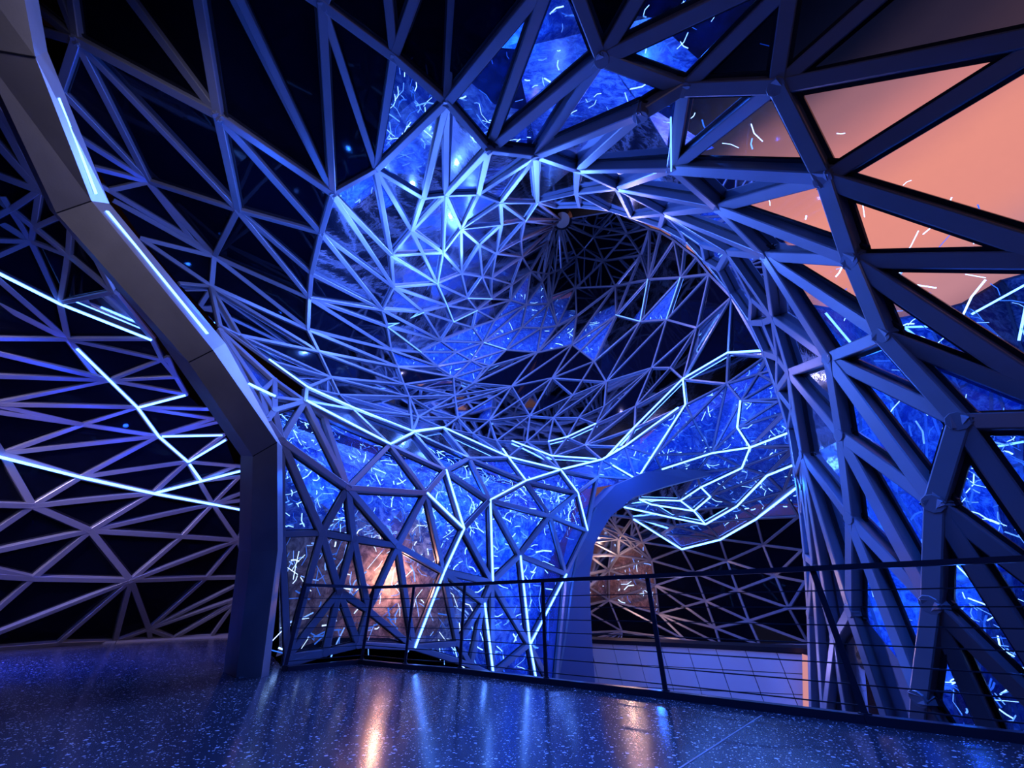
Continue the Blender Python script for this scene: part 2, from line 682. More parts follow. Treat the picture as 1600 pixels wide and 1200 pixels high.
# ------------------------------------------------------------------ survey of the shells
# shell A: dark upper-left vault, funnel, far facade.  Nodes: name x y
NA = parse_nodes('''
P1 117 64;P2 339 182;P3 231 285;P4 371 330;P5 520 305;P6 588 267;P7 502 366;P8 487 429;P9 484 467;P10 482 515;P11 335 401;P12 331 447;P13 376 523;
P14 612 400;P15 616 450;P16 598 485;P17 606 511;P18 612 547;P19 644 362;P20 684 444;P21 693 396;P22 615 91;P23 698 163;P24 503 9;P25 763 238;
Q1 662 311;U1 697 307;U2 748 305;U3 783 318;U4 721 359;U5 750 384;U6 776 397;U7 785 352;U8 838 247;U9 821 346;U10 840 318;U11 815 376;
R1 499 549;R2 518 589;R3 531 616;R4 622 573;R5 632 600;R6 640 619;R7 674 639;R8 690 533;R9 658 550;R10 684 572;
T1 699 478;T2 709 503;T3 709 589;T4 740 598;T5 711 617;T6 722 428;T7 731 466;T8 769 467;T9 754 433;T10 746 485;T11 740 512;T12 774 500;T13 756 535;T14 791 546;
T15 714 550;T16 737 563;T17 757 574;T18 799 469;T19 823 476;T20 858 474;T21 816 511;T22 846 512;T23 871 508;T24 840 550;T25 894 538;T26 899 449;T27 878 420;T28 858 428;
T29 830 424;T30 817 402;T31 769 435;T32 801 445;T33 800 603;T34 863 590;T35 662 488;
V1 901 400;V2 913 388;V3 927 371;V4 978 365;V5 942 407;V6 1000 398;V7 961 446;V9 1012 436;V10 960 331;V11 1063 433;V12 1013 357;
W1 962 492;W2 1000 502;W3 1041 499;W4 1088 512;W5 1107 428;W6 1142 464;W7 901 492;W8 928 564;W9 947 596;W10 1018 574;W11 1047 574;W12 1067 592;W13 1137 551;
X1 716 652;X2 828 649;X3 765 656;X4 865 652;X5 693 668;X6 739 677;X7 776 688;X8 823 690;X9 857 690;X10 654 651;X11 895 617;X12 904 652;X13 944 634;X14 931 662;X15 886 683;
X16 993 634;X17 991 668;X18 1071 632;X19 914 695;X20 977 697;X21 941 718;X22 876 734;X23 935 744;X24 995 749;X25 1024 711;X26 863 713;
Y1 1135 599;Y2 1112 708;Y3 1089 740;Y4 1172 699;Y5 1159 731;Y6 1095 761;Y7 1063 782;Y8 1110 776;Y9 1084 798;Y10 1102 819;Y11 1151 791;Y12 1198 743;Y13 1181 811;
Y14 1018 788;Y15 1052 809;Y16 975 792;Y17 999 780;Y18 1125 843;Y19 1065 858;Y20 990 811;Y21 1056 823;Y22 1004 848;Y23 1037 836;Y24 1192 852;Y25 1136 877;Y26 1018 876;
Y27 1085 895;Y28 952 892;Y29 967 869;Y30 1247 808;Y31 1224 770;Y32 1024 915;Y33 952 938;Y34 1102 939;Y35 1152 922;Y36 1117 981;Y37 1170 970;Y38 1029 959;Y39 972 986;
Y40 1071 1000;Y41 1125 1007;Y42 1187 1008;Y43 1211 900;Y44 1232 950;Y45 1157 626;Y46 1152 668;
L0 345 508;L1 420 562;L2 480 605;L3 552 637;L4 645 674;K1 794 714;AP 877 345
''')
EA = '''
45,5-P1 50,45-P1 85,m20-P1 P1-P2 P1-P4 P1-P3 188,m20-P2 305,m20-P2 P2-P4 P2-P5 P2-P7 355,m20-P5 P24-P5 P24-P6 P24-P22-P23-P25 460,m20-P24 507,m20-P24
604,m20-P22 655,m25-P22 708,m25-P23 P22-P6 P23-Q1 P5-P6 Q1-P19 P6-Q1 P19-P14 P6-P14 P6-P19 P5-P14 P7-P15 P5-P15 P7-P16 P8-P16 P9-P17 P9-P18 P10-P18
!45,5-85,m20-188,m20-305,m20-355,m20-460,m20-507,m20-604,m20-655,m25-708,m25
P3-P4 P3-P11 152,265-P3 120,215-P3 92,140-P3 !50,45-92,140-120,215-152,265-180,315-222,373-283,442-345,508 180,315-P11 160,292-300,375-P11 222,373-P12 283,442-P12
P4-P7 P4-P8 P4-P9 P4-P11 P11-P12 P11-P9 P11-P10 P12-P10 P12-P13 P12-R1 P13-R1 P13-R2 P13-L0 L0-L1-L2 P13-L1 R2-L2 R2-R3 R3-L2
P5-P7-P8-P9-P10-R1-R2 P7-P8 P15-P16 P16-P17-P18-R4-R5-R6-R7 P14-P15 P19-P20 P14-P20 P14-P21 P19-P21 P21-P20 P21-T6 P20-T6
P15-T1 P15-T35-R8 P16-T35-T1 T35-T2 T1-T2 T1-T10 T2-T10 T1-T7 P20-T1 P20-T7 T6-T7 T6-T9 T9-T8 T7-T8 T7-T10 T8-T10 T8-T18 T10-T18 T10-T12 T10-T11 T2-T11 T2-R8
T11-T13 T11-T12 T12-T18 T12-T19 T12-T13 T13-T21 T13-T19 T13-R8 T13-T14 T13-T16 R8-T15 T15-T16 R9-T15 R9-R10 R9-R8 T15-R10 T15-T13 R10-T16 R10-T3 R4-T3 R10-R4
T3-T16 T3-T4 T16-T14 T16-T17 T3-T17 T4-T14 T4-T17 T17-T24 T4-T24 T4-T5 R5-T3 T4-T33 T5-T33 R6-T5 R7-T5 R5-T5 T14-T21 T14-T22 T14-T24 T21-T19 T21-T22 T21-T20
T19-T18 T19-T20 T20-T22 T20-T23 T20-T26 T20-T27 T20-T28 T22-T23 T22-T24 T23-T24 T23-T26 T24-T25 T25-T33 T25-T34 T33-T24 T33-T34 T28-T29 T27-T28 T27-T26 T29-T18
T29-T32 T30-T32 T30-T29 T32-T8 T32-T18 T31-T8 T31-T9 T19-T28 P16-R8 P17-R8 P17-R9 P18-R9 P18-R10 R4-R10 P10-R4 R1-R4 R1-R5 R2-R5 R2-R6 R3-R6
P23-U1 P25-U1 P25-U2 U8-U2 U8-U3 Q1-U1 U1-U2 U2-U3 U1-P21 U1-U4 U2-U4 U3-U4 U3-U7 U4-P21 U4-T6 U4-U5 U7-U5 U5-U6 U5-T6 U5-T9 U7-U9 U7-U6 U6-U9 U9-U10 U3-U10
U1-P19 U6-T30 U6-T31 U6-T9 U6-U11 T30-T31 T30-U11 U11-AP U9-AP U9-U11 P25-U8 U8-U10 U10-AP P23-P25
AP-T29 AP-T28 AP-T27 AP-T30 AP-V1 AP-V2 AP-V3 AP-V4 AP-V10 870,350-848,440 866,352-840,432 875,352-868,424 873,352-862,470 880,352-890,420 V2-V3 V3-V10 V3-V4 V3-V5 V4-V5 V4-V6 V4-V12 V5-V6 V5-V1 V5-V7 V5-T26
V1-T26 V1-T27 T26-V7 V6-V7 V6-V9 V9-V11 V12-V9 1030,362-V9 1052,375-V11 1068,388-V11 1087,402-V11 V10-V12 V12-1030,362-1052,375-1068,388-1087,402-W5
V7-W1 V7-T25 V7-V9 V1-V2 T26-W7 W7-V7 W1-T25 W1-V9 W1-V6 W1-W2 W1-W8 W2-V9 W2-W3 W2-W8 W2-W9 V11-W3 V11-W2 V11-W5 W3-W5 W3-W4 W3-W9 W3-W10 W4-W5 W4-W6 W4-W10 W4-W12 W4-W11 W5-W6 !W5-1165,415-1215,470-1235,560-1190,548 !W6-1215,470
W6-W12 W6-W13 W10-W11 W11-W12 W12-W13 W10-W9 W8-W9 W8-T34 W8-T25 T25-W7 W7-T23 W7-T24 T34-W1 W13-1190,548
T5-X1 R7-X10 R7-X1 R7-T33 X1-T33 X1-X3 X1-X5 X3-T33 X3-X2 X3-T34 X3-X6 X2-T33 X2-T34 X2-X11 X2-X7 X2-X4 X4-X11 X4-X8 X4-X12 X11-T34 T34-W9 X11-W9 X11-W8 X4-W9
X12-W9 X12-X13 X13-W9 X13-W10 X14-W10 X13-X14 X14-X16 X14-X12 X12-X15 X4-X15 L4-X10-X1 L2-L3-L4-X5-X6-X7-X8-X9-X15-X14 R6-X10 R3-L3 R3-X10 R6-L4 X10-X5
X16-W10 X16-W11 X16-W12 X16-X17 X16-X19 X14-X19 X15-X19 W12-X17 W12-X18 X18-X24 X18-X20 X17-X19 X17-X20 X19-X20-X21-X22 X5-K1-X22 X7-K1 K1-X8 X8-X26-X19 X26-X22 X26-X21 X22-X23 X21-X23 X23-X24 X21-X24 X20-X25 X25-X24
X18-X25 X18-Y1 X18-Y2 W13-Y1 W12-Y1 Y1-Y45 Y45-Y46 Y46-Y4 Y4-Y2 Y1-Y2 Y45-Y2 Y46-Y2 Y2-X25 1034,733-Y2 Y2-Y3 1034,733-Y3 1034,733-X24 1034,733-X25
Y1-1196,556 Y1-1203,578 Y45-1196,566 Y45-1208,596 Y45-1214,622 Y46-1214,628 Y46-1222,646 Y4-1224,650 Y4-1232,676 Y4-1236,697 Y1-1070,665
!1190,548-1196,556-1203,578-1208,596-1214,622-1222,646-1232,676-1236,697-1240,726-1244,759-1247,808-1252,860-1257,909-1260,950-1262,1004 Y2-Y5 Y3-Y6 Y3-Y5 Y4-Y5 Y5-Y12 Y5-1238,702
Y12-1240,726 Y12-1238,708 Y12-Y31 Y31-Y30 Y8-Y12 Y8-Y11 Y11-Y12 Y11-Y13 Y11-Y31 Y9-Y11 Y13-Y30 Y13-Y10 Y13-Y24 Y24-Y30 Y18-Y24 Y10-Y18 Y10-Y11 Y13-1243,762 Y31-1244,759
Y5-Y6 Y6-Y7 Y6-Y8 Y8-Y9 Y8-Y7 Y7-Y9 Y9-Y10 Y7-Y17 Y17-Y14 Y14-Y9 Y10-Y15 Y15-Y16 Y15-Y14 Y14-Y16 Y20-Y19 Y19-Y18 Y18-Y13 Y15-Y21 Y21-Y18 Y21-Y10 Y21-Y20 Y16-Y20 Y21-Y23 Y23-Y18
Y23-Y22 Y22-Y19 Y22-Y26 Y22-Y20 Y22-925,838 Y22-935,822 Y19-Y26 Y19-Y25 Y19-Y27 Y25-Y18 Y25-Y24 Y25-Y27 Y26-Y27 Y26-Y32 Y25-Y35 Y25-Y43 Y24-Y43 Y24-1254,862 Y27-Y32 Y27-Y34 Y27-Y35
Y32-Y34 Y32-Y36 Y32-Y38 Y34-Y38 Y34-Y35 Y34-Y36 Y34-Y37 Y35-Y43 Y35-Y37 Y35-Y44 Y43-Y44 Y43-1257,909 Y44-1260,950 Y44-Y37 Y37-Y36 Y37-Y42 Y37-1262,1004 Y36-Y41 Y36-Y42 Y38-Y36
Y38-Y40 Y38-Y41 Y33-Y38 Y33-Y40 Y33-Y39 Y33-Y32 Y33-Y28 Y33-922,918 Y33-922,945 Y39-922,958 Y39-925,988 Y39-Y40 Y28-922,870 Y28-922,898 Y28-Y29 Y28-Y32 Y29-Y26 Y29-926,848 Y29-Y22
Y16-955,800 Y20-950,806 935,822-Y26 945,812-Y26 !975,792-955,800-935,822-926,838-922,870-922,898-922,918-922,945-922,958-925,988 925,998-Y39 925,998-Y40-Y41-Y42-1262,1008
X24-Y17 1034,733-Y17 Y3-Y7 Y17-Y16 !1034,733-Y6
'''
DA = Depth([  # x y distance width_px
    (45, 5, 5.6, 16), (120, 60, 5.4, 18), (200, -20, 4.9, 20), (340, 182, 5.8, 20), (505, 5, 5.2, 20), (655, -25, 5.0, 20), (615, 91, 5.8, 17), (698, 163, 6.2, 17), (763, 238, 6.8, 16), (838, 247, 7.0, 16),
    (231, 285, 7.6, 11), (371, 330, 7.8, 11), (520, 305, 7.4, 12), (588, 267, 7.8, 11), (160, 290, 7.2, 9), (335, 401, 9.0, 9), (331, 447, 9.3, 9), (376, 523, 8.8, 7), (345, 508, 7.6, 7),
    (484, 467, 10.5, 8.5), (482, 515, 11, 7.5), (480, 605, 8.0, 6), (531, 616, 13, 5), (612, 400, 11, 8), (616, 450, 13, 6.5), (612, 547, 16, 5.5), (640, 619, 17, 4.5), (552, 637, 9.2, 5.5), (645, 674, 10.6, 5),
    (662, 311, 8.8, 10), (697, 307, 9.2, 9), (748, 305, 9.2, 9), (783, 318, 9.6, 8), (840, 318, 12, 6), (693, 396, 14, 6.5), (721, 359, 12, 7), (776, 397, 19, 4.5), (684, 444, 16, 5.5),
    (709, 503, 20, 4.2), (769, 467, 24, 3.6), (858, 428, 31, 3.0), (877, 345, 36, 2.8), (740, 598, 21, 3.8), (791, 546, 24, 3.6), (840, 550, 25, 3.5), (894, 538, 26, 3.5), (899, 449, 31, 3.2),
    (978, 365, 30, 3.2), (961, 446, 28, 3.5), (1012, 436, 24, 3.8), (1063, 433, 21, 4.5), (1107, 428, 18, 5), (1142, 464, 16, 6), (1041, 499, 21, 4.5), (1137, 551, 16, 5), (1067, 592, 17, 4.2),
    (1000, 502, 23, 4), (947, 596, 22, 3.8), (865, 652, 19, 3.6), (776, 688, 15.5, 3.6), (693, 668, 12.2, 4.2), (823, 690, 15.5, 3.4), (886, 683, 16, 3.4), (876, 734, 11.5, 4.6), (991, 668, 15, 4),
    (794, 714, 12.0, 4.6), (977, 697, 13.5, 4), (995, 749, 12.5, 3.6), (1071, 632, 14.5, 4), (1135, 599, 14, 4.4), (1172, 699, 13, 4), (1112, 708, 14, 3.8), (1234, 650, 12, 4.5), (1084, 798, 15, 3.6), (1018, 788, 15, 3.4), (1181, 811, 14.5, 4.2),
    (1247, 808, 13.5, 5), (1125, 843, 16, 4.2), (1065, 858, 16.5, 4), (1192, 852, 15, 4.6), (952, 892, 17.5, 3.6), (1024, 915, 16.5, 3.8), (1152, 922, 15, 4.8), (1232, 950, 13.5, 5.2),
    (925, 998, 16, 3.4), (1071, 1000, 15, 4), (1262, 1006, 13, 4.8)])
LEDA = '''L1-L2-L3-L4-X5-K1-X22 K1-791,697 800,697-862,713-932,718 X22-X21-X20 X20-1060,637 X18-X24 X17-W12-W13-1190,548 W12-X18 X14-X15-X9 Y2-Y4 Y4-1232,676 Y46-Y4 Y45-Y46 Y4-Y5-Y6-Y7 Y6-Y8-Y9 Y7-Y9-Y10-Y11-Y12-1240,726
Y10-Y15-Y16 Y20-Y19-Y18-Y13-1243,762 1034,733-Y2 Y7-Y17 Y17-Y14-Y9 945,710-X17 960,722-990,744'''
LEDA_DIM = '''P20-T1-T2 P17-T35 P14-P20 U1-P21 P21-P20 U10-U9 T13-T14 T7-T8 T2-T10 P17-R9 W1-W2 V9-W2 V11-W3 1190,1-1190,2'''

# shell S1: left facade behind the column
N1 = parse_nodes('''
a 48 378;b 93 474;c 106 531;d 172 595;e 215 637;f 248 682;g 294 722;h 333 788;i 5 709;j 52 791;k 142 830;l 240 771;m 285 839;n 372 845;o 52 905;p 205 908;q 323 904;r 233 984;s 127 746;t 130 664;u 291 617;w 105 400
''')
E1 = '''
m20,150-60,298 m20,150-110,330-175,458 m20,210-60,298-110,330 !m20,150-m20,268 60,298-48,378 m20,268-60,298 m20,298-w-175,458 m20,335-a m20,376-a 5,310-a a-w a-b w-b m20,418-b-237,531 m20,422-c b-c w-180,462-230,522 m20,468-c m20,530-c c-240,532 c-d-e-f-g-h c-265,566 b-237,531 m20,548-150,587-d m20,588-d m20,634-d m20,632-e
m20,642-t-f t-e t-i i-f s-f s-j s-g m20,709-i-s-l-h-378,797 j-l j-i m20,789-j m20,840-j j-k k-l k-h k-m-n m20,865-k k-o k-p m20,900-o-p-q-395,903 p-m p-n m-h o-m20,968 p-m20,997 p-90,1007 p-r r-235,1001 r-180,1004
r-q-n r-395,906 r-395,928 270,999-395,926 330,996-395,905 m20,1016-90,1007-180,1004-235,1001-270,999-330,996-395,993 h-n h-375,745 d-262,560-u e-u d-275,590 d-u e-333,655 e-340,640 u-262,560-265,566 f-350,680 g-353,687 l-g l-395,731 h-395,765
f-340,660 g-395,735 n-395,846 n-395,800 h-395,780 !m20,268-m20,1016 !175,458-237,531-265,566-291,617-333,655-353,687-378,740-395,765-395,993
'''
D1 = Depth([(-20, 268, 6.4, 12), (60, 298, 6.6, 9), (5, 310, 6.5, 8), (175, 458, 7.4, 8), (48, 378, 7.0, 7), (93, 474, 7.8, 7.5), (106, 531, 8.2, 7), (-20, 430, 6.8, 8), (-20, 550, 7.0, 8), (172, 595, 9.2, 6.5), (237, 531, 9.0, 6),
            (291, 617, 10.4, 6), (248, 682, 10.2, 6), (-20, 640, 7.4, 8), (-20, 715, 7.6, 9), (127, 746, 8.8, 8), (353, 687, 11.4, 5), (333, 788, 11.4, 6), (52, 791, 8.2, 9.5), (142, 830, 9.1, 9), (240, 771, 10.0, 8), (372, 845, 12, 6),
            (205, 908, 9.8, 8), (-20, 905, 7.9, 10), (233, 984, 10.9, 6.5), (395, 993, 12.8, 5), (395, 900, 12.4, 5), (90, 1007, 9.2, 7), (-20, 1016, 8.2, 8)])
LED1 = '''m20,418-b b-237,531 120,545-d-e-f-g 297,725-314,750 e-290,618 253,682-347,681 g-352,687 l-375,737 m20,709-s-l-h-378,797'''
LED1_DIM = '125,461-185,487'

# shell S3: glazed wall between column and arch
N3 = parse_nodes('''
a 441 688;b 478 626;c 545 762;d 610 694;e 667 770;f 647 675;g 697 734;h 734 715;i 766 781;j 725 826;k 794 714;l 822 751;m 876 734;n 860 806;o 903 770;p 918 829;q 813 868;r 934 746;x 693 668;
s 504 833;t 554 842;u 623 853;v 531 924;w 694 893;y 577 954;z 561 1008;zz 648 1012;aa 441 835;ab 770 910;ac 885 897;ad 828 1007;ae 717 1006;af 737 1040;ag 757 942;ah 838 1064;ai 771 1056;aj 447 1040;ak 868 1082
''')
E3 = '''
a-b a-c b-c a-s c-s c-d c-e c-u c-t b-d d-e d-f d-g f-g f-h f-x x-h h-g g-e g-i g-j e-j e-u h-i h-l h-k k-l k-x k-m l-m l-i i-j i-n l-n l-o m-o m-r o-r o-n o-p n-p n-q n-ac p-ac i-q i-ab j-ab j-w e-w u-w q-ab q-ac q-ad ab-w
w-ag ab-ag w-zz w-ae ab-ad ac-ad ag-ae ag-af ad-ah a-aa aa-s s-t t-u s-v t-v t-y u-y s-aj v-450,1028 v-y v-z v-510,1012 y-z y-zz u-zz y-zz aj-510,1020-z z-zz zz-af ae-af ag-ai ai-ad ac-ak ad-ak p-r aa-aj 
345,515-430,592-b 345,515-418,655-a 430,640-418,655 430,592-430,640-b 345,515-430,640 b-480,607-552,639-f 552,639-d 552,639-b 388,600-430,620 ai-ah ah-ak af-ai t-c b-508,650 508,650-d ab-ai
'''
D3 = Depth([(345, 515, 7.4, 8), (430, 592, 7.6, 7), (480, 607, 7.9, 6), (552, 639, 9.1, 5.5), (420, 650, 6.6, 11), (441, 688, 6.6, 11), (478, 626, 7.4, 9), (545, 762, 7.2, 11), (610, 694, 8.8, 7), (647, 675, 10.2, 6), (693, 668, 12.2, 5), (734, 715, 10.4, 7), (667, 770, 8.6, 9), (766, 781, 9.4, 8), (794, 714, 11.2, 5),
            (876, 734, 11.4, 6), (934, 746, 11.6, 5), (903, 770, 10.8, 6), (860, 806, 10.2, 7), (918, 829, 10.5, 5.5), (885, 897, 10.0, 6), (813, 868, 9.6, 8), (725, 826, 8.8, 9), (504, 833, 6.8, 11), (554, 842, 7.1, 10), (623, 853, 7.6, 10),
            (694, 893, 8.2, 9), (770, 910, 8.9, 9), (441, 835, 6.5, 9), (531, 924, 6.7, 10), (577, 954, 6.9, 9), (447, 1040, 5.95, 11), (561, 1008, 6.6, 10), (648, 1012, 7.4, 8), (737, 1040, 8.0, 8), (828, 1007, 8.9, 8),
            (771, 1056, 8.2, 8), (838, 1064, 8.8, 8), (868, 1082, 9.2, 7)])
LED3 = '''388,600-430,620 b-d d-f f-x x-k-m m-l-i m-o o-p e-j zz-w w-j i-ab ag-ai q-ad-ah ac-ad k-l g-j'''

# shell B: near lattice arching over from the top to the right, with its curled lip
NB = parse_nodes('''
A 698 163;B 763 238;G 838 247;b1 940 94;b2 1068 141;b3 902 269;b4 1049 267;b5 1212 136;b6 1285 281;b9 963 297;b10 1118 327;b11 1327 408;b12 1191 401;b13 1134 396;b14 1036 336;b16 1376 525;b17 1291 560;b18 1230 583;b19 1205 498;
b20 1497 658;b21 1310 680;b22 1251 711;b23 1458 787;b24 1325 810;b25 1453 945;b26 1325 955;b27 1434 1092;
l0 868 326;l1 905 325;l2 950 330;l3 985 341;l4 1030 356;l5 1070 378;l6 1100 410;l7 1140 460;l8 1170 505;l9 1192 553;l10 1212 610;l11 1230 670;l12 1241 740;l13 1249 800;l14 1256 870;l15 1262 960;l16 1266 1120;
n0 840 317;n1 900 304;n3 1062 362;n4 1095 385;n5 1120 422;n6 1172 468;n7 1190 505;n8 1213 560;n9 1235 640;n10 1250 760;n11 1268 880;n12 1285 1130;n13 1300 1000
''')
EB = '''
!A-708,m25 !708,m25-840,m8 A-840,m8 B-856,m20 895,m25-b1 1010,m25-b1 b1-B b1-1170,m15 b1-b2 b1-G G-1000,183-b2 b2-b5 1000,183-b3 b2-1225,m15 b5-1235,m20 b5-1385,m15 b5-1660,48 b5-b4 b5-b6 b6-1660,50 b2-b4 !A-B B-G G-b3 b3-b4 b4-b6 b6-1660,402 b3-b9 b9-b4 b4-b10 b10-b6
b9-b10 b9-b14 b10-b12 b10-b11 b6-b11 b11-1660,407 b11-b12 b14-b10 b14-b12 b14-b13 b13-b12 b12-b16 b11-b16 b11-1660,632 b16-1660,636 b16-b17 b16-b20 b17-b20 b12-b17 b13-b19 b19-b17 b12-b19 b17-b18 b19-b18 b17-b21 b18-b21
b17-b23 b20-b23 b20-1660,655 b20-1640,860 b21-b23 b21-b25 b21-b24 b22-b24 b18-b22 b24-b25 b23-b25 b23-1640,925 b23-1640,1072 b24-b26 b24-b27 b25-b27 b25-1640,1130 b25-1560,1180 b26-1400,1180 b27-1490,1180 b27-1428,1180
b22-b26 b22-n13 b26-n13 n13-1330,1180
!A-840,m8-856,m20-895,m25-1010,m25-1170,m15-1225,m15-1235,m20-1385,m15-1660,48-1660,402-1660,632-1640,860-1640,925-1640,1072-1640,1130-1560,1180-1490,1180-1428,1180-1400,1180-1345,1180-1330,1180-n12
G-n0-l0 n0-n1-b3 n1-b9 n1-l1 l0-l1-l2-l3-l4-l5-l6-l7-l8-l9-l10-l11-l12-l13-l14-l15-l16-n12 b9-l3 b14-l3 b14-l4 n1-l2 b14-n3-n4-b13 n3-l5 b13-n5-l6 n4-l6 b13-n6-b19 n5-l7 n6-l8 b19-n7-l8 n7-n8-b18 n8-l9 n8-l10 b18-n9-l11 n9-l10 n9-b22 b22-n10-l12 n10-n11 n10-l13 n11-l14 n11-l15 n11-n12
n13-n11 n13-n12 b19-n8 b22-n11 n10-l14 b18-l10 b22-l12
'''
DB = Depth([(698, 163, 6.2, 17), (763, 238, 6.8, 16), (838, 247, 7.0, 16), (840, -10, 4.6, 22), (940, 94, 5.2, 24), (1170, -15, 4.4, 28), (1068, 141, 5.3, 22), (902, 269, 7.6, 15), (1049, 267, 6.6, 20), (1212, 136, 4.8, 26), (1385, -15, 4.2, 28),
            (1660, 50, 3.6, 34), (1285, 281, 5.0, 28), (1660, 402, 3.7, 36), (963, 297, 8.8, 13), (1118, 327, 7.0, 18), (1036, 336, 9.6, 11), (1327, 408, 5.0, 26), (1191, 401, 6.6, 17), (1134, 396, 8.2, 12), (1376, 525, 4.8, 26), (1291, 560, 5.6, 20),
            (1230, 583, 6.8, 14), (1205, 498, 7.4, 13), (1497, 658, 4.1, 30), (1660, 636, 3.7, 34), (1310, 680, 5.4, 20), (1251, 711, 6.2, 15), (1458, 787, 4.2, 29), (1325, 810, 5.2, 20), (1453, 945, 4.2, 28), (1325, 955, 5.1, 19), (1434, 1092, 4.2, 25),
            (1640, 1100, 3.6, 30), (868, 326, 16, 5), (905, 325, 15, 5), (950, 330, 14, 6), (985, 341, 13, 6), (1070, 378, 11, 9), (1140, 460, 9.6, 10), (1192, 553, 8.4, 11), (1230, 670, 7.6, 12), (1249, 800, 7.2, 12), (1262, 960, 7.0, 13), (1266, 1120, 6.8, 14),
            (1300, 1000, 6.0, 15), (840, 317, 12, 6), (1120, 422, 9.4, 10), (1500, 1180, 4.0, 26)])
LEDB = '1048,184-1049,266'

CAMP = Vector((0, 0, CAMZ))


def in_poly(x, y, poly):
    c = False
    for k in range(len(poly)):
        x1, y1 = poly[k - 1]
        x2, y2 = poly[k]
        if (y1 > y) != (y2 > y) and x < (x2 - x1) * (y - y1) / (y2 - y1) + x1:
            c = not c
    return c


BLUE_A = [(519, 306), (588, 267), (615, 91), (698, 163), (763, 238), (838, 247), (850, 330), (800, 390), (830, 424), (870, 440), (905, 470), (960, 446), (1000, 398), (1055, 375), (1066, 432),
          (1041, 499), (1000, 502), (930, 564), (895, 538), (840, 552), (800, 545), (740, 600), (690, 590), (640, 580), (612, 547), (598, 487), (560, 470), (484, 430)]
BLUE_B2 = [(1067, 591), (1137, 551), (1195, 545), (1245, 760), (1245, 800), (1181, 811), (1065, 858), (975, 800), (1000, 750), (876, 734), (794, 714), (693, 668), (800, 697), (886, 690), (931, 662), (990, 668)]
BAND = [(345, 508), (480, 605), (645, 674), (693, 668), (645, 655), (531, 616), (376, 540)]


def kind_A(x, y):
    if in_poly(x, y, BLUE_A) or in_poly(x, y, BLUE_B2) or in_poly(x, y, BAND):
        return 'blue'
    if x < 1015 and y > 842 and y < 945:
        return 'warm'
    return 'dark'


def kind_B(x, y):
    if (890 < x < 1000 and y < 45) or (x < 760 and y < 60):
        return 'dark'
    if x > 1120 and y < 137 - (x - 1212) * .2:
        return 'tinted'
    if (x > 1120 and y < 120) or (x > 1045 and 145 < y < 300) or (x > 1045 and 120 < y < 440) or (x > 1150 and y < 475) or (x > 1290 and y < 510):
        return 'clear'
    return 'blue'


NREG = []


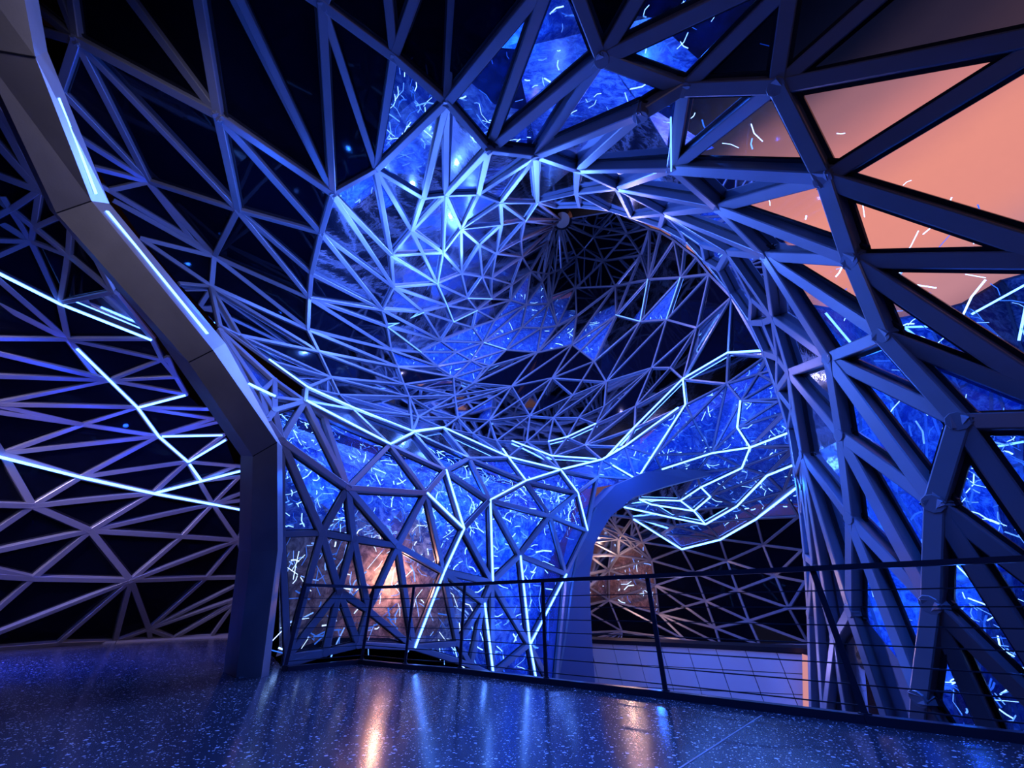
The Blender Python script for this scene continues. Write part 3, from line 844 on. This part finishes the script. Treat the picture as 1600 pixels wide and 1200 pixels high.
class Shell:
    def __init__(self, nodes, chains, depth, snap, kind_of, wall_of, k_depth, off, seed, wf=1.0, hubs=False, fill=True):
        segs = parse_chains(chains, nodes)
        # run members that leave the surveyed field on past its edge
        out = {}
        for a, b, v in segs:
            if not v:
                for p, q in ((a, b), (b, a)):
                    if p[1] < 0 or p[0] < -5 or p[0] > 1630 or p[1] > 1170:
                        out.setdefault(p, []).append(q)
        push = {}
        for p, qs in out.items():
            if len(qs) == 1:
                q = qs[0]
                d = math.dist(p, q)
                push[p] = (p[0] + (p[0] - q[0]) / d * 170, p[1] + (p[1] - q[1]) / d * 170)
        segs = [(push.get(a, a), push.get(b, b), v) for a, b, v in segs]
        self.g = g = Graph(segs, snap, fill)
        rnd = self.rnd = random.Random(seed)
        self.dep = depth
        self.X, self.Wd = [], []
        for x, y in g.P:
            t, w = depth(x, y)
            self.X.append(P3(x, y, t))
            self.Wd.append(w * t / F * wf)
        nn = [Vector() for _ in g.P]
        self.fn = []
        for a, b, c in g.T:
            n = (self.X[b] - self.X[a]).cross(self.X[c] - self.X[a])
            ar = n.length
            n.normalize()
            cen = (self.X[a] + self.X[b] + self.X[c]) / 3
            if n.dot(CAMP - cen) < 0:
                n = -n
            self.fn.append(n)
            for q in (a, b, c):
                nn[q] += n * min(1.0, ar)
        self.nn = []
        for i, v in enumerate(nn):
            if v.length < 1e-6:
                v = CAMP - self.X[i]
            v = v.normalized()
            for (p, m) in NREG:
                if (p - self.X[i]).length < .35:
                    v = m
                    break
            self.nn.append(v)
        NREG.extend((p, m) for p, m, q in zip(self.X, self.nn, g.P) if 660 < q[0] < 900 and q[1] < 345)
        # beams
        jobs = {}
        for (i, j), virt in g.E.items():
            if virt:
                continue
            pi, pj = g.P[i], g.P[j]
            mx, my = (pi[0] + pj[0]) / 2, (pi[1] + pj[1]) / 2
            w = (self.Wd[i] + self.Wd[j]) / 2
            t = depth(mx, my)
            lp = math.dist(pi, pj)
            a, b = self.X[i], self.X[j]
            if (b - a).length < 1e-3:
                continue
            x = (b - a).normalized()
            e = min(w * .30, (b - a).length * .2)
            n = self.nn[i] + self.nn[j]
            V, Fc, mi = beam_geo(a - x * e, b + x * e, n, w, w * k_depth)
            jobs.setdefault(wall_of(mx, my), []).append((lp * t[1], V, Fc, mi))
        self.jobs = jobs
        self.hubs = []
        if hubs:
            deg = {}
            for (i, j), virt in g.E.items():
                if not virt:
                    for q in (i, j):
                        deg[q] = deg.get(q, 0) + 1
            for i, k in deg.items():
                if k < 3 or not (-40 < g.P[i][0] < 1640 and -40 < g.P[i][1] < 1180):
                    continue
                n, w, c = self.nn[i], self.Wd[i], self.X[i]
                a = n.orthogonal().normalized()
                b = n.cross(a)
                r = w * .60
                V = []
                for lf, rr in ((w * .06, r * .93), (w * .0, r), (-w * .7, r)):
                    for q in range(10):
                        an = math.pi * 2 * q / 10
                        V.append(c + n * lf + (a * math.cos(an) + b * math.sin(an)) * rr)
                Fc = [tuple(range(10))] + [(lv + q, lv + 10 + q, lv + 10 + (q + 1) % 10, lv + (q + 1) % 10) for lv in (0, 10) for q in range(10)]
                self.hubs.append((wall_of(*g.P[i]), V, Fc))
        # panes
        self.panes = {}
        self.outer = {}
        self.streak = {}
        for f, (a, b, c) in enumerate(g.T):
            px = [g.P[q] for q in (a, b, c)]
            mx, my = sum(p[0] for p in px) / 3, sum(p[1] for p in px) / 3
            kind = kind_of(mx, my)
            wl = wall_of(mx, my)
            ar = abs((px[1][0] - px[0][0]) * (px[2][1] - px[0][1]) - (px[1][1] - px[0][1]) * (px[2][0] - px[0][0])) / 2
            q = [self.X[k] - self.nn[k] * (self.Wd[k] * k_depth * .86) for k in (a, b, c)]
            n = self.fn[f]
            V = q + [p - n * 0.02 for p in q]
            Fc = [(0, 1, 2), (5, 4, 3), (0, 3, 4, 1), (1, 4, 5, 2), (2, 5, 3, 0)]
            self.panes.setdefault(wl, []).append((ar, V, Fc, kind))
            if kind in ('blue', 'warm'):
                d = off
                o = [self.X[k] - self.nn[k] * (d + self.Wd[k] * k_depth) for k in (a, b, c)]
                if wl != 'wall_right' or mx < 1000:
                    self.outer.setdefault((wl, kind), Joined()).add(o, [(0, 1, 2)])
            # glowing streaks added behind the panes in place of reflected strips
            if kind in ('blue', 'warm') or (kind == 'clear' and (mx < 1290 and my > 150 or mx < 1560 and my > 290)):
                dens = {'blue': 1.0, 'warm': .8, 'clear': 0.30}[kind]
                cnt = ar * dens * self.streak_density(mx, my)
                cnt = int(cnt) + (1 if rnd.random() < cnt - int(cnt) else 0)
                for _ in range(min(cnt, 40)):
                    r1, r2 = rnd.random(), rnd.random()
                    if r1 + r2 > 1:
                        r1, r2 = 1 - r1, 1 - r2
                    base = q[0] + (q[1] - q[0]) * r1 + (q[2] - q[0]) * r2
                    tt = depth(mx, my)[0]
                    u = tt / F
                    lift = rnd.uniform(.15, .85) * off
                    p = base - n * lift
                    e1 = (q[1] - q[0]).normalized()
                    e2 = n.cross(e1)
                    an = rnd.choice((rnd.uniform(0, math.pi), rnd.gauss(0, .3), rnd.gauss(1.2, .3)))
                    L_ = u * rnd.choice((5, 8, 12, 18, 26)) * self.streak_len(mx, my)
                    wd = u * rnd.choice((.6, .8, 1.0, 1.5)) * (self.streak_len(mx, my) ** .5)
                    dr = e1 * math.cos(an) + e2 * math.sin(an)
                    bend = e1 * -math.sin(an) + e2 * math.cos(an)
                    cv = rnd.uniform(-.35, .35) * L_
                    pts = [p - dr * L_ / 2, p + bend * cv * .5, p + dr * L_ / 2]
                    mi_ = rnd.choices((0, 1, 2), (.30, .30, .40))[0]
                    J = self.streak.setdefault(wl, Joined())
                    for s0, s1 in zip(pts, pts[1:]):
                        V2, F2 = box_between(s0, s1, n, wd, wd * .4)
                        J.add(V2, F2, [mi_] * len(F2))

    def streak_density(self, x, y):
        return 0.0

    def streak_len(self, x, y):
        return 1.0

    def emit(self, walls, cap=300):
        for wl, lst in self.jobs.items():
            lst.sort(key=lambda r: -r[0])
            par = walls[wl]
            for k, (sz, V, Fc, mi) in enumerate(lst):
                if k < cap:
                    mesh_obj('beam', V, Fc, [M['steel'], M['steel_dark']], par, mi)
                else:
                    self.rest = getattr(self, 'rest', {})
                    self.rest.setdefault(wl, Joined()).add(V, Fc, mi)
        for wl, J in getattr(self, 'rest', {}).items():
            J.build('beams', [M['steel'], M['steel_dark']], walls[wl])
        for wl, V, Fc in self.hubs:
            mesh_obj('gusset', V, Fc, M['steel'], walls[wl])
        for wl, lst in self.panes.items():
            lst.sort(key=lambda r: -r[0])
            small = Joined()
            kd = ['dark', 'blue', 'clear', 'warm', 'tinted']
            mats = [M[q] for q in kd]
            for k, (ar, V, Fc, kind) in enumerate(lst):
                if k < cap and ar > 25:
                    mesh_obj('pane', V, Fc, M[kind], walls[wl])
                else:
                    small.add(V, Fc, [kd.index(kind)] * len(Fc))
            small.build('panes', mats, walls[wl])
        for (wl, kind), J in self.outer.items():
            J.build('reflection_skin', [M['outer'] if kind == 'blue' else M['outer_warm']], walls[wl])  # second skin added behind the panes to show reflected light
        for wl, J in self.streak.items():
            J.build('reflection_streaks', [M['reflect_hot'], M['led_dim'], M['reflect_blue']], walls[wl])

    def on_edge(self, x, y):
        """3-D point on the member that runs nearest to the surveyed point"""
        g = self.g
        best = None
        for (i, j) in g.E:
            a, b = g.P[i], g.P[j]
            dx, dy = b[0] - a[0], b[1] - a[1]
            L2 = dx * dx + dy * dy
            s = max(0, min(1, ((x - a[0]) * dx + (y - a[1]) * dy) / L2))
            d = math.hypot(a[0] + dx * s - x, a[1] + dy * s - y)
            if best is None or d < best[0]:
                best = (d, i, j)
        d, i, j = best
        if d > 12:
            t, w = self.dep(x, y)
            return P3(x, y, t), (CAMP - P3(x, y, t)).normalized(), w * t / F
        a, b = self.X[i], self.X[j]
        r = ray(x, y).normalized()
        u = (b - a)
        w0 = CAMP - a
        A_, B_, C_ = 1.0, r.dot(u), u.dot(u)
        D_, E_ = r.dot(w0), u.dot(w0)
        den = A_ * C_ - B_ * B_
        s = (A_ * E_ - B_ * D_) / den if abs(den) > 1e-9 else 0
        s = max(0, min(1, s))
        n = (self.nn[i] * (1 - s) + self.nn[j] * s).normalized()
        return a + u * s, n, self.Wd[i] * (1 - s) + self.Wd[j] * s

    def strips(self, chains, nodes, walls, wall_of, mat, rel, maxw=3.2):
        for a, b, _ in parse_chains(chains, nodes):
            pa, na, wa = self.on_edge(*a)
            pb, nb, wb = self.on_edge(*b)
            if (pb - pa).length < .05:
                continue
            n = na + nb
            w = min(rel * (wa + wb) / 2, maxw * ((pa - CAMP).length + (pb - CAMP).length) / 2 / F)
            V, Fc = box_between(pa + na * .012, pb + nb * .012, n, w, .03, lift=.015)
            mesh_obj('light_strip', V, Fc, mat, walls[wall_of((a[0] + b[0]) / 2, (a[1] + b[1]) / 2)])


M['reflect_blue'] = emission('reflection_glow_blue', (0.03, 0.16, 1.0), 1.5)  # dimmer blue glow of the added reflection streaks
M['outer_warm'] = skin_mat('warm_glow_skin', (0.16, 0.11, 0.13), (0.75, 0.58, 0.55))  # warm-lit copy of the added skin, glow put into its colour

# ------------------------------------------------------------------ setting: floor, shells
walls = {}
for nm, lab in (('wall_left', 'dark glazed triangulated facade behind the leaning column, blue light strips across it'),
                ('ceiling', 'dark triangulated vault of steel beams at the upper left'),
                ('wall_inner', 'blue-lit funnel of small triangles spiralling to a dark point'),
                ('wall_back', 'far triangulated facade seen through the arch on the right'),
                ('wall_front', 'blue-lit glazed lattice wall behind the left end of the railing'),
                ('wall_right', 'large near lattice of deep beams with the orange sunset behind it')):
    walls[nm] = empty(nm, label=lab, kind='structure')


def wall_of_A(x, y):
    if x > 905 and y > 600 and (y > 680 or x > 1000):
        return 'wall_back'
    if x < 612 or y < 305 and x < 700:
        return 'ceiling'
    return 'wall_inner'


class ShellA(Shell):
    def streak_density(self, x, y):
        if y > 560:
            return 1 / 130
        return 1 / 130

    def streak_len(self, x, y):
        return .65 if y > 330 else 1.3


class ShellFront(Shell):
    def streak_density(self, x, y):
        return 1 / 30 if y < 840 else 1 / 260

    def streak_len(self, x, y):
        return .9 if y < 850 else 1.6


class ShellRight(Shell):
    def streak_density(self, x, y):
        return 1 / 900

    def streak_len(self, x, y):
        return 1.5 if x < 1250 else 2.2


def kind_3(x, y):
    if in_poly(x, y, [(548, 800), (640, 800), (720, 860), (740, 960), (650, 1012), (560, 1010), (440, 1045), (440, 900), (520, 860)]):
        return 'warm'
    return 'blue'


shA = ShellA(NA, EA, DA, 4, kind_A, wall_of_A, .85, 0.7, 11, .74)
sh1 = Shell(N1, E1, D1, 6, lambda x, y: 'dark', lambda x, y: 'wall_left', 1.1, 0.6, 12, .9)
sh3 = ShellFront(N3, E3, D3, 6, kind_3, lambda x, y: 'wall_front', 1.2, 0.9, 13, .9, True)
shB = ShellRight(NB, EB, DB, 6, kind_B, lambda x, y: 'wall_right', 1.15, 1.6, 14, .84, True, False)
for s in (shA, sh1, sh3, shB):
    s.emit(walls)
shA.strips(LEDA, NA, walls, wall_of_A, M['led'], .75, 2.4)
shA.strips(LEDA_DIM, NA, walls, wall_of_A, M['led_dim'], .28, 1.5)
sh1.strips(LED1, N1, walls, lambda x, y: 'wall_left', M['led'], .5, 3.6)
sh3.strips(LED3, N3, walls, lambda x, y: 'wall_front', M['led'], .30, 2.2)
shB.strips(LEDB, NB, walls, lambda x, y: 'wall_right', M['led_dim'], .1)

# dark round cap where the funnel members meet
bm = bmesh.new()
t0 = DA(877, 345)[0]
bmesh.ops.create_cone(bm, cap_ends=True, segments=20, radius1=0.85, radius2=0.6, depth=0.5)
me = bpy.data.meshes.new('end_cap')
bm.to_mesh(me); bm.free()
me.materials.append(M['steel_dark'])
cap = bpy.data.objects.new('end_cap', me)
C.objects.link(cap)
cap.location = P3(878, 343, t0 - .6)
cap.rotation_euler = (CAMP - cap.location + Vector((0, 0, -14))).to_track_quat('Z', 'Y').to_euler()
cap.parent = walls['wall_inner']

# floor of the landing
edge = [on_floor(1600, 1161), on_floor(1355, 1131), on_floor(1042, 1091), on_floor(855, 1069), on_floor(720, 1052), on_floor(634, 1045), on_floor(560, 1037), on_floor(447, 1049)]
d0 = (edge[0] - edge[1]).normalized()
edge = [edge[0] + d0 * 3.5] + edge
wallfoot = [on_floor(395, 995), on_floor(357, 996), on_floor(270, 999.5), on_floor(180, 1004.5), on_floor(90, 1008), on_floor(-20, 1017)]
outline = edge + [on_floor(430, 1030)] + wallfoot + [Vector((-18, 6, 0)), Vector((-18, -7, 0)), Vector((9, -7, 0))]
bm = bmesh.new()
top = [bm.verts.new((v.x, v.y, 0)) for v in outline]
bot = [bm.verts.new((v.x, v.y, -.35)) for v in outline]
f1 = bm.faces.new(top)
f2 = bm.faces.new(list(reversed(bot)))
for k in range(len(top)):
    bm.faces.new((top[k - 1], bot[k - 1], bot[k], top[k]))
bmesh.ops.recalc_face_normals(bm, faces=bm.faces)
bmesh.ops.triangulate(bm, faces=[f1, f2])
me = bpy.data.meshes.new('floor')
bm.to_mesh(me); bm.free()
me.materials.append(M['terrazzo'])
fl = bpy.data.objects.new('floor', me)
C.objects.link(fl)
tag(fl, label='polished dark terrazzo landing floor', kind='structure')


def floor_strip(name, pts, w, h, mat, parent=None, z=0.0, side=0.0):
    J = Joined()
    for a, b in zip(pts, pts[1:]):
        V, Fc = box_between(a + Vector((0, 0, z)), b + Vector((0, 0, z)), Vector((0, 0, 1)), w, h, lift=h)
        J.add(V, Fc)
    return mesh_obj(name, J.v, J.f, mat, parent)


tag(floor_strip('trim_1', [on_floor(1040, 1215), on_floor(1190, 1118)], .012, .002, M['joint']), label='thin metal joint crossing the terrazzo', kind='structure')
tag(floor_strip('baseboard_left', wallfoot, .10, .05, M['steel']), label='low steel sill at the foot of the left facade', kind='structure')

# lower level below the balustrade
low = mesh_obj('floor_lower', [(-14, 5, -5.2), (16, 5, -5.2), (20, 34, -5.2), (-14, 34, -5.2), (-14, 5, -5.5), (16, 5, -5.5), (20, 34, -5.5), (-14, 34, -5.5)],
               [(0, 1, 2, 3), (7, 6, 5, 4), (0, 4, 5, 1), (1, 5, 6, 2), (2, 6, 7, 3), (3, 7, 4, 0)], M['terrazzo'])
tag(low, label='dark floor of the level below', kind='structure')

# the neighbouring glazed bulge outside, seen through the right lattice
OUT = [(1150, 440), (1250, 474), (1330, 488), (1395, 503), (1425, 494), (1475, 486), (1520, 468), (1560, 440), (1610, 424), (1740, 410)]
LIPX = [(440, 1150), (505, 1182), (553, 1204), (610, 1222), (670, 1241), (740, 1252), (800, 1260), (860, 1275), (1000, 1310), (1300, 1345)]


def interp(tab, x):
    for (a, va), (b, vb) in zip(tab, tab[1:]):
        if x <= b:
            return va + (vb - va) * (x - a) / (b - a)
    return tab[-1][1]


bulge = empty('outer_bulge', label='blue glazed bulge of the building outside the right lattice under the sunset', cat='building')
nO, nR = 11, 6
V = []
for q in range(nR):
    for k in range(nO):
        xl = interp(LIPX, 440 + 800 * q / (nR - 1))
        x = xl + (1740 - xl) * (k + (.35 if q % 2 and 0 < k < nO - 1 else 0)) / (nO - 1)
        yt = interp(OUT, x)
        y = yt + (1240 - yt) * (q / (nR - 1)) ** 1.1
        V.append(P3(x, y, 10.6 - 1.8 * math.sin(q / 5 * 1.6) + .45 * math.sin(x * .025 + q * 1.3)))
Fc = []
for q in range(nR - 1):
    for k in range(nO - 1):
        a, b, c, d = q * nO + k, q * nO + k + 1, (q + 1) * nO + k + 1, (q + 1) * nO + k
        Fc += [(a, b, c), (a, c, d)]
        for (u_, w_) in ((a, b), (a, d), (a, c)):
            v_, f_ = box_between(V[u_], V[w_], CAMP - V[u_], .06, .12, lift=.04)
            mesh_obj('rib', v_, f_, M['steel'], bulge)
mesh_obj('glass_skin', V, Fc, M['outer'], bulge)
for (x0, y0, x1, y1) in ((1520, 490, 1600, 446), (1600, 446, 1660, 425), (1415, 511, 1456, 510), (1415, 513, 1440, 532), (1440, 532, 1512, 557), (1592, 532, 1603, 478), (1290, 489, 1331, 538), (1545, 700, 1600, 690)):
    tq = 9.0
    v_, f_ = box_between(P3(x0, y0, tq), P3(x1, y1, tq - .2), CAMP - P3(x0, y0, tq), .045, .04)
    mesh_obj('light_strip', v_, f_, M['led'], bulge)
point('fill_light', P3(1560, 560, 7.2), BLUE, 150, .05)  # unseen fill points added to brighten bulge and parapet
point('fill_light', P3(1080, 1000, 9.0), LAV, 110, .05)
for x_, y_, w_ in ((1400, 640, 170), (1500, 820, 170), (1350, 860, 160), (1450, 1050, 150), (1290, 560, 130), (1600, 950, 130)):
    point('fill_light', P3(x_, y_, 7.6), BLUE, w_, .05)

# ------------------------------------------------------------------ arch rib
ST = [  # left x y, right x y, distance
    (862, 1100, 932, 1100, 9.4), (880, 1000, 925, 1000, 9.8), (893, 900, 921, 900, 10.2), (906, 838, 929, 850, 10.6), (929, 793, 953, 808, 11.2),
    (962, 758, 990, 777, 12.0), (1010, 737, 1040, 760, 12.8), (1060, 733, 1085, 748, 13.6), (1120, 734, 1128, 738, 14.2)]
V, Fc = [], []
for (lx, ly, rx, ry, t) in ST:
    a, b = P3(lx, ly, t), P3(rx, ry, t + .1)
    V += [a, b, P3(rx, ry, t + .1) + Vector((.05, .45, .05)), P3(lx, ly, t) + Vector((-.25, .6, .05))]
for k in range(len(ST) - 1):
    o = 4 * k
    for q in range(4):
        r = (q + 1) % 4
        Fc.append((o + q, o + r, o + 4 + r, o + 4 + q))
Fc += [(3, 2, 1, 0), (4 * len(ST) - 4, 4 * len(ST) - 3, 4 * len(ST) - 2, 4 * len(ST) - 1)]
M['arch'] = principled('blue_lit_painted_steel', (0.10, 0.12, 0.22), 0.45, 0.2)
arch = mesh_obj('arch_rib', V, Fc, M['arch'])  # the arch rib itself, running into the wall lattice
tag(arch, label='smooth tapered steel arch rib rising behind the railing and curving right', kind='structure')
V, Fc = [], []
ed = [P3(lx + 3, ly, t - .03) for lx, ly, rx, ry, t in ST[:5]]
J = Joined()
for a, b in zip(ed, ed[1:]):
    v_, f_ = box_between(a, b, CAMP - a, .05, .05)
    J.add(v_, f_)
mesh_obj('edge_flange', J.v, J.f, M['steel'], arch)

# ------------------------------------------------------------------ leaning column
CS = [  # four corners (left back, ridge, right front edge, right back) in survey pixels and the distance
    ((-125, -130), (-105, -130), (10, -150), (34, -150), 3.3),
    ((-46, 70), (-34, 74), (55, 89), (74, 80), 3.8),
    ((78, 328), (88, 333), (143, 314), (171, 318), 4.7),
    ((242, 520), (295, 566), (333, 547), (352, 536), 5.2),
    ((376, 712), (395, 713), (433, 691), (441, 698), 5.5),
    ((373, 860), (392, 862), (434, 860), (442, 858), 5.45),
    ((349, 1050), (369, 1058.5), (408, 1059), (420, 1055), 5.27)]
rows = []
for A_, B_, C_, D_, t in CS:
    bk = .50 if t > 4 else .35
    rows.append([P3(*A_, t + bk * .6), P3(*B_, t + .02), P3(*C_, t), P3(*D_, t + bk * .55)])
foot = rows[-1]
for k, (A_, B_, C_, D_, t) in enumerate(CS[-1:]):
    rows[-1] = [on_floor(*A_), on_floor(*B_), on_floor(*C_), on_floor(420, 1055)]
V = [p for r in rows for p in r]
Fc = []
for k in range(len(rows) - 1):
    o = 4 * k
    for q in range(4):
        r = (q + 1) % 4
        Fc.append((o + q, o + 4 + q, o + 4 + r, o + r))
Fc += [(0, 1, 2, 3), (4 * len(rows) - 1, 4 * len(rows) - 2, 4 * len(rows) - 3, 4 * len(rows) - 4)]
colroot = empty('column', label='tall folded steel column leaning to the upper left, light strip on its right flank', cat='column')
shaft = mesh_obj('shaft', V, Fc, M['column'], colroot)
bm = bmesh.new(); bm.from_mesh(shaft.data); bmesh.ops.recalc_face_normals(bm, faces=bm.faces); bm.to_mesh(shaft.data); bm.free()


def lerp(a, b, s):
    return a + (b - a) * s


for (r0, s0, r1, s1) in ((1, .25, 2, .93), (2, .06, 3, .90)):
    a = lerp(lerp(rows[r0][2], rows[r1][2], s0), lerp(rows[r0][3], rows[r1][3], s0), .38)
    b = lerp(lerp(rows[r0][2], rows[r1][2], s1), lerp(rows[r0][3], rows[r1][3], s1), .38)
    n = (rows[r1][2] - rows[r0][2]).cross(rows[r0][3] - rows[r0][2]).normalized()
    if n.dot(CAMP - a) < 0:
        n = -n
    v_, f_ = box_between(a, b, n, .034, .05, lift=.018)
    mesh_obj('light_strip', v_, f_, M['led'], colroot)
# welded seams between the folded plates
for k in (1, 2, 3, 4):
    a, b = rows[k][1], rows[k][2]
    nn_ = (CAMP - (a + b) / 2).normalized()
    v_, f_ = box_between(a, b, nn_, .012, .01, lift=.004)
    mesh_obj('seam', v_, f_, M['steel_dark'], colroot)

# ------------------------------------------------------------------ balustrade
rail = empty('railing', label='dark steel railing with horizontal cables along the landing edge', cat='railing')
FEET = [(447, 1048), (566, 1036), (634, 1044), (720, 1051), (855, 1068), (1042, 1090), (1355, 1130)]
feet = [on_floor(*p) for p in FEET]
feet.append(feet[-1] + (feet[-1] - feet[-2]).normalized() * 1.55)
inset = Vector((-.02, -.05, 0))
feet = [p + inset * .6 for p in feet]
Z = Vector((0, 0, 1))
HR = 1.12
for k, p in enumerate(feet):
    q = feet[min(k + 1, len(feet) - 1)] - feet[max(k - 1, 0)]
    nrm = Vector((-q.y, q.x, 0)).normalized()
    v_, f_ = box_between(p, p + Z * HR, nrm, .05, .018, lift=.009)
    mesh_obj('post', v_, f_, M['rail'], rail)
J = Joined()
for a, b in zip(feet, feet[1:]):
    x = (b - a).normalized()
    v_, f_ = box_between(a + Z * (HR + .035) - x * .02, b + Z * (HR + .035) + x * .02, Z, .055, .045)
    J.add(v_, f_)
mesh_obj('handrail', J.v, J.f, M['rail'], rail)
for h in (.12, .26, .40, .54, .68, .82, .95):
    J = Joined()
    for a, b in zip(feet, feet[1:]):
        v_, f_ = box_between(a + Z * h, b + Z * h, Z, .010, .010)
        J.add(v_, f_)
    mesh_obj('cable', J.v, J.f, M['cable'], rail)
tag(floor_strip('trim_2', [edge[0], *edge[1:]], .09, .07, M['rail'], z=-.01), label='dark steel kerb along the landing edge', kind='structure')
for k, p in enumerate(feet):
    v_, f_ = box_between(p, p + Z * .07, Vector((0, 1, 0)), .07, .06, lift=.03)
    mesh_obj('post_shoe', v_, f_, M['rail'], rail)

# ------------------------------------------------------------------ white panelled parapet beyond the void
par = empty('parapet', label='pale panelled parapet across the void under the far facade', cat='parapet')
TL, TR = P3(921, 1001, 13.5), P3(1266, 1023, 10.8)
BL, BR = P3(921, 1145, 12.6), P3(1274, 1155, 10.0)
nx, ny = 8, 4
pn = (TR - TL).cross(BL - TL).normalized()
if pn.dot(CAMP - TL) < 0:
    pn = -pn


def bil(u, v):
    return lerp(lerp(TL, TR, u), lerp(BL, BR, u), v)


pm = None
for i in range(-1, nx):
    for j in range(ny):
        sl = .11
        u0, u1 = (i + sl * j * 2) / nx, (i + 1 + sl * j * 2) / nx
        v0, v1 = j / ny, (j + 1) / ny
        g_ = .0015
        us = [max(0, min(1, q)) for q in (u0 + g_, u1 - g_, u1 + 2 * sl / nx - g_, u0 + 2 * sl / nx + g_)]
        if us[1] - us[0] < .005:
            continue
        cs = [bil(us[0], v0 + .006), bil(us[1], v0 + .006), bil(us[2], v1 - .006), bil(us[3], v1 - .006)]
        Vp = cs + [c - pn * .04 for c in cs]
        mesh_obj('panel', Vp, [(0, 1, 2, 3), (7, 6, 5, 4), (0, 4, 5, 1), (1, 5, 6, 2), (2, 6, 7, 3), (3, 7, 4, 0)], M['panel'], par)
bk = [bil(0, 0), bil(1, 0), bil(1, 1), bil(0, 1)]
mesh_obj('backing', [c - pn * .42 for c in bk] + [c - pn * .6 for c in bk], [(0, 1, 2, 3), (7, 6, 5, 4), (0, 4, 5, 1), (1, 5, 6, 2), (2, 6, 7, 3), (3, 7, 4, 0)], M['steel_dark'], par)
v_, f_ = box_between(P3(915, 999, 13.6), P3(1268, 1014, 10.9), Vector((0, -.2, 1)), .35, .12, lift=.05)
mesh_obj('coping', v_, f_, M['steel_dark'], par)
v_, f_ = box_between(P3(1259, 1024, 10.4), P3(1261, 1125, 9.9), CAMP - P3(1259, 1060, 10.4), .16, .10)
ll = mesh_obj('lit_jamb', v_, f_, emission('warm_jamb_glow', (0.80, 0.33, 0.38), 0.8))  # warm-lit white upright; its light is put in as emission
ll.name = 'glowing_jamb'
tag(ll, 'slim white upright at the right end of the pale parapet, warm light given as glow', 'jamb')

# warm hall seen through the glazed wall
hall = empty('lobby_ceiling', label='warm-lit lobby ceiling and counter seen through the glass behind the railing', cat='lobby')
hl = P3(640, 850, 12.2)
J = Joined()
v_, f_ = box_between(P3(545, 842, 10.6), P3(730, 858, 12.6), Vector((0, -.25, -1)), 2.2, .15)
mesh_obj('soffit', v_, f_, principled('warm_plaster', (0.75, 0.62, 0.55), .6), hall)
v_, f_ = box_between(P3(550, 834, 9.0), P3(640, 846, 9.4), CAMP - P3(600, 840, 9.2), .16, .05)
mesh_obj('lamp_panel', v_, f_, emission('warm_lamp_glow', (1.0, 0.62, 0.50), 2.2), hall)
v_, f_ = box_between(P3(556, 905, 10.4), P3(690, 905, 11.4), CAMP - P3(620, 900, 10.4), .30, .10)
mesh_obj('counter', v_, f_, principled('dark_counter', (0.12, 0.09, 0.10), .4), hall)
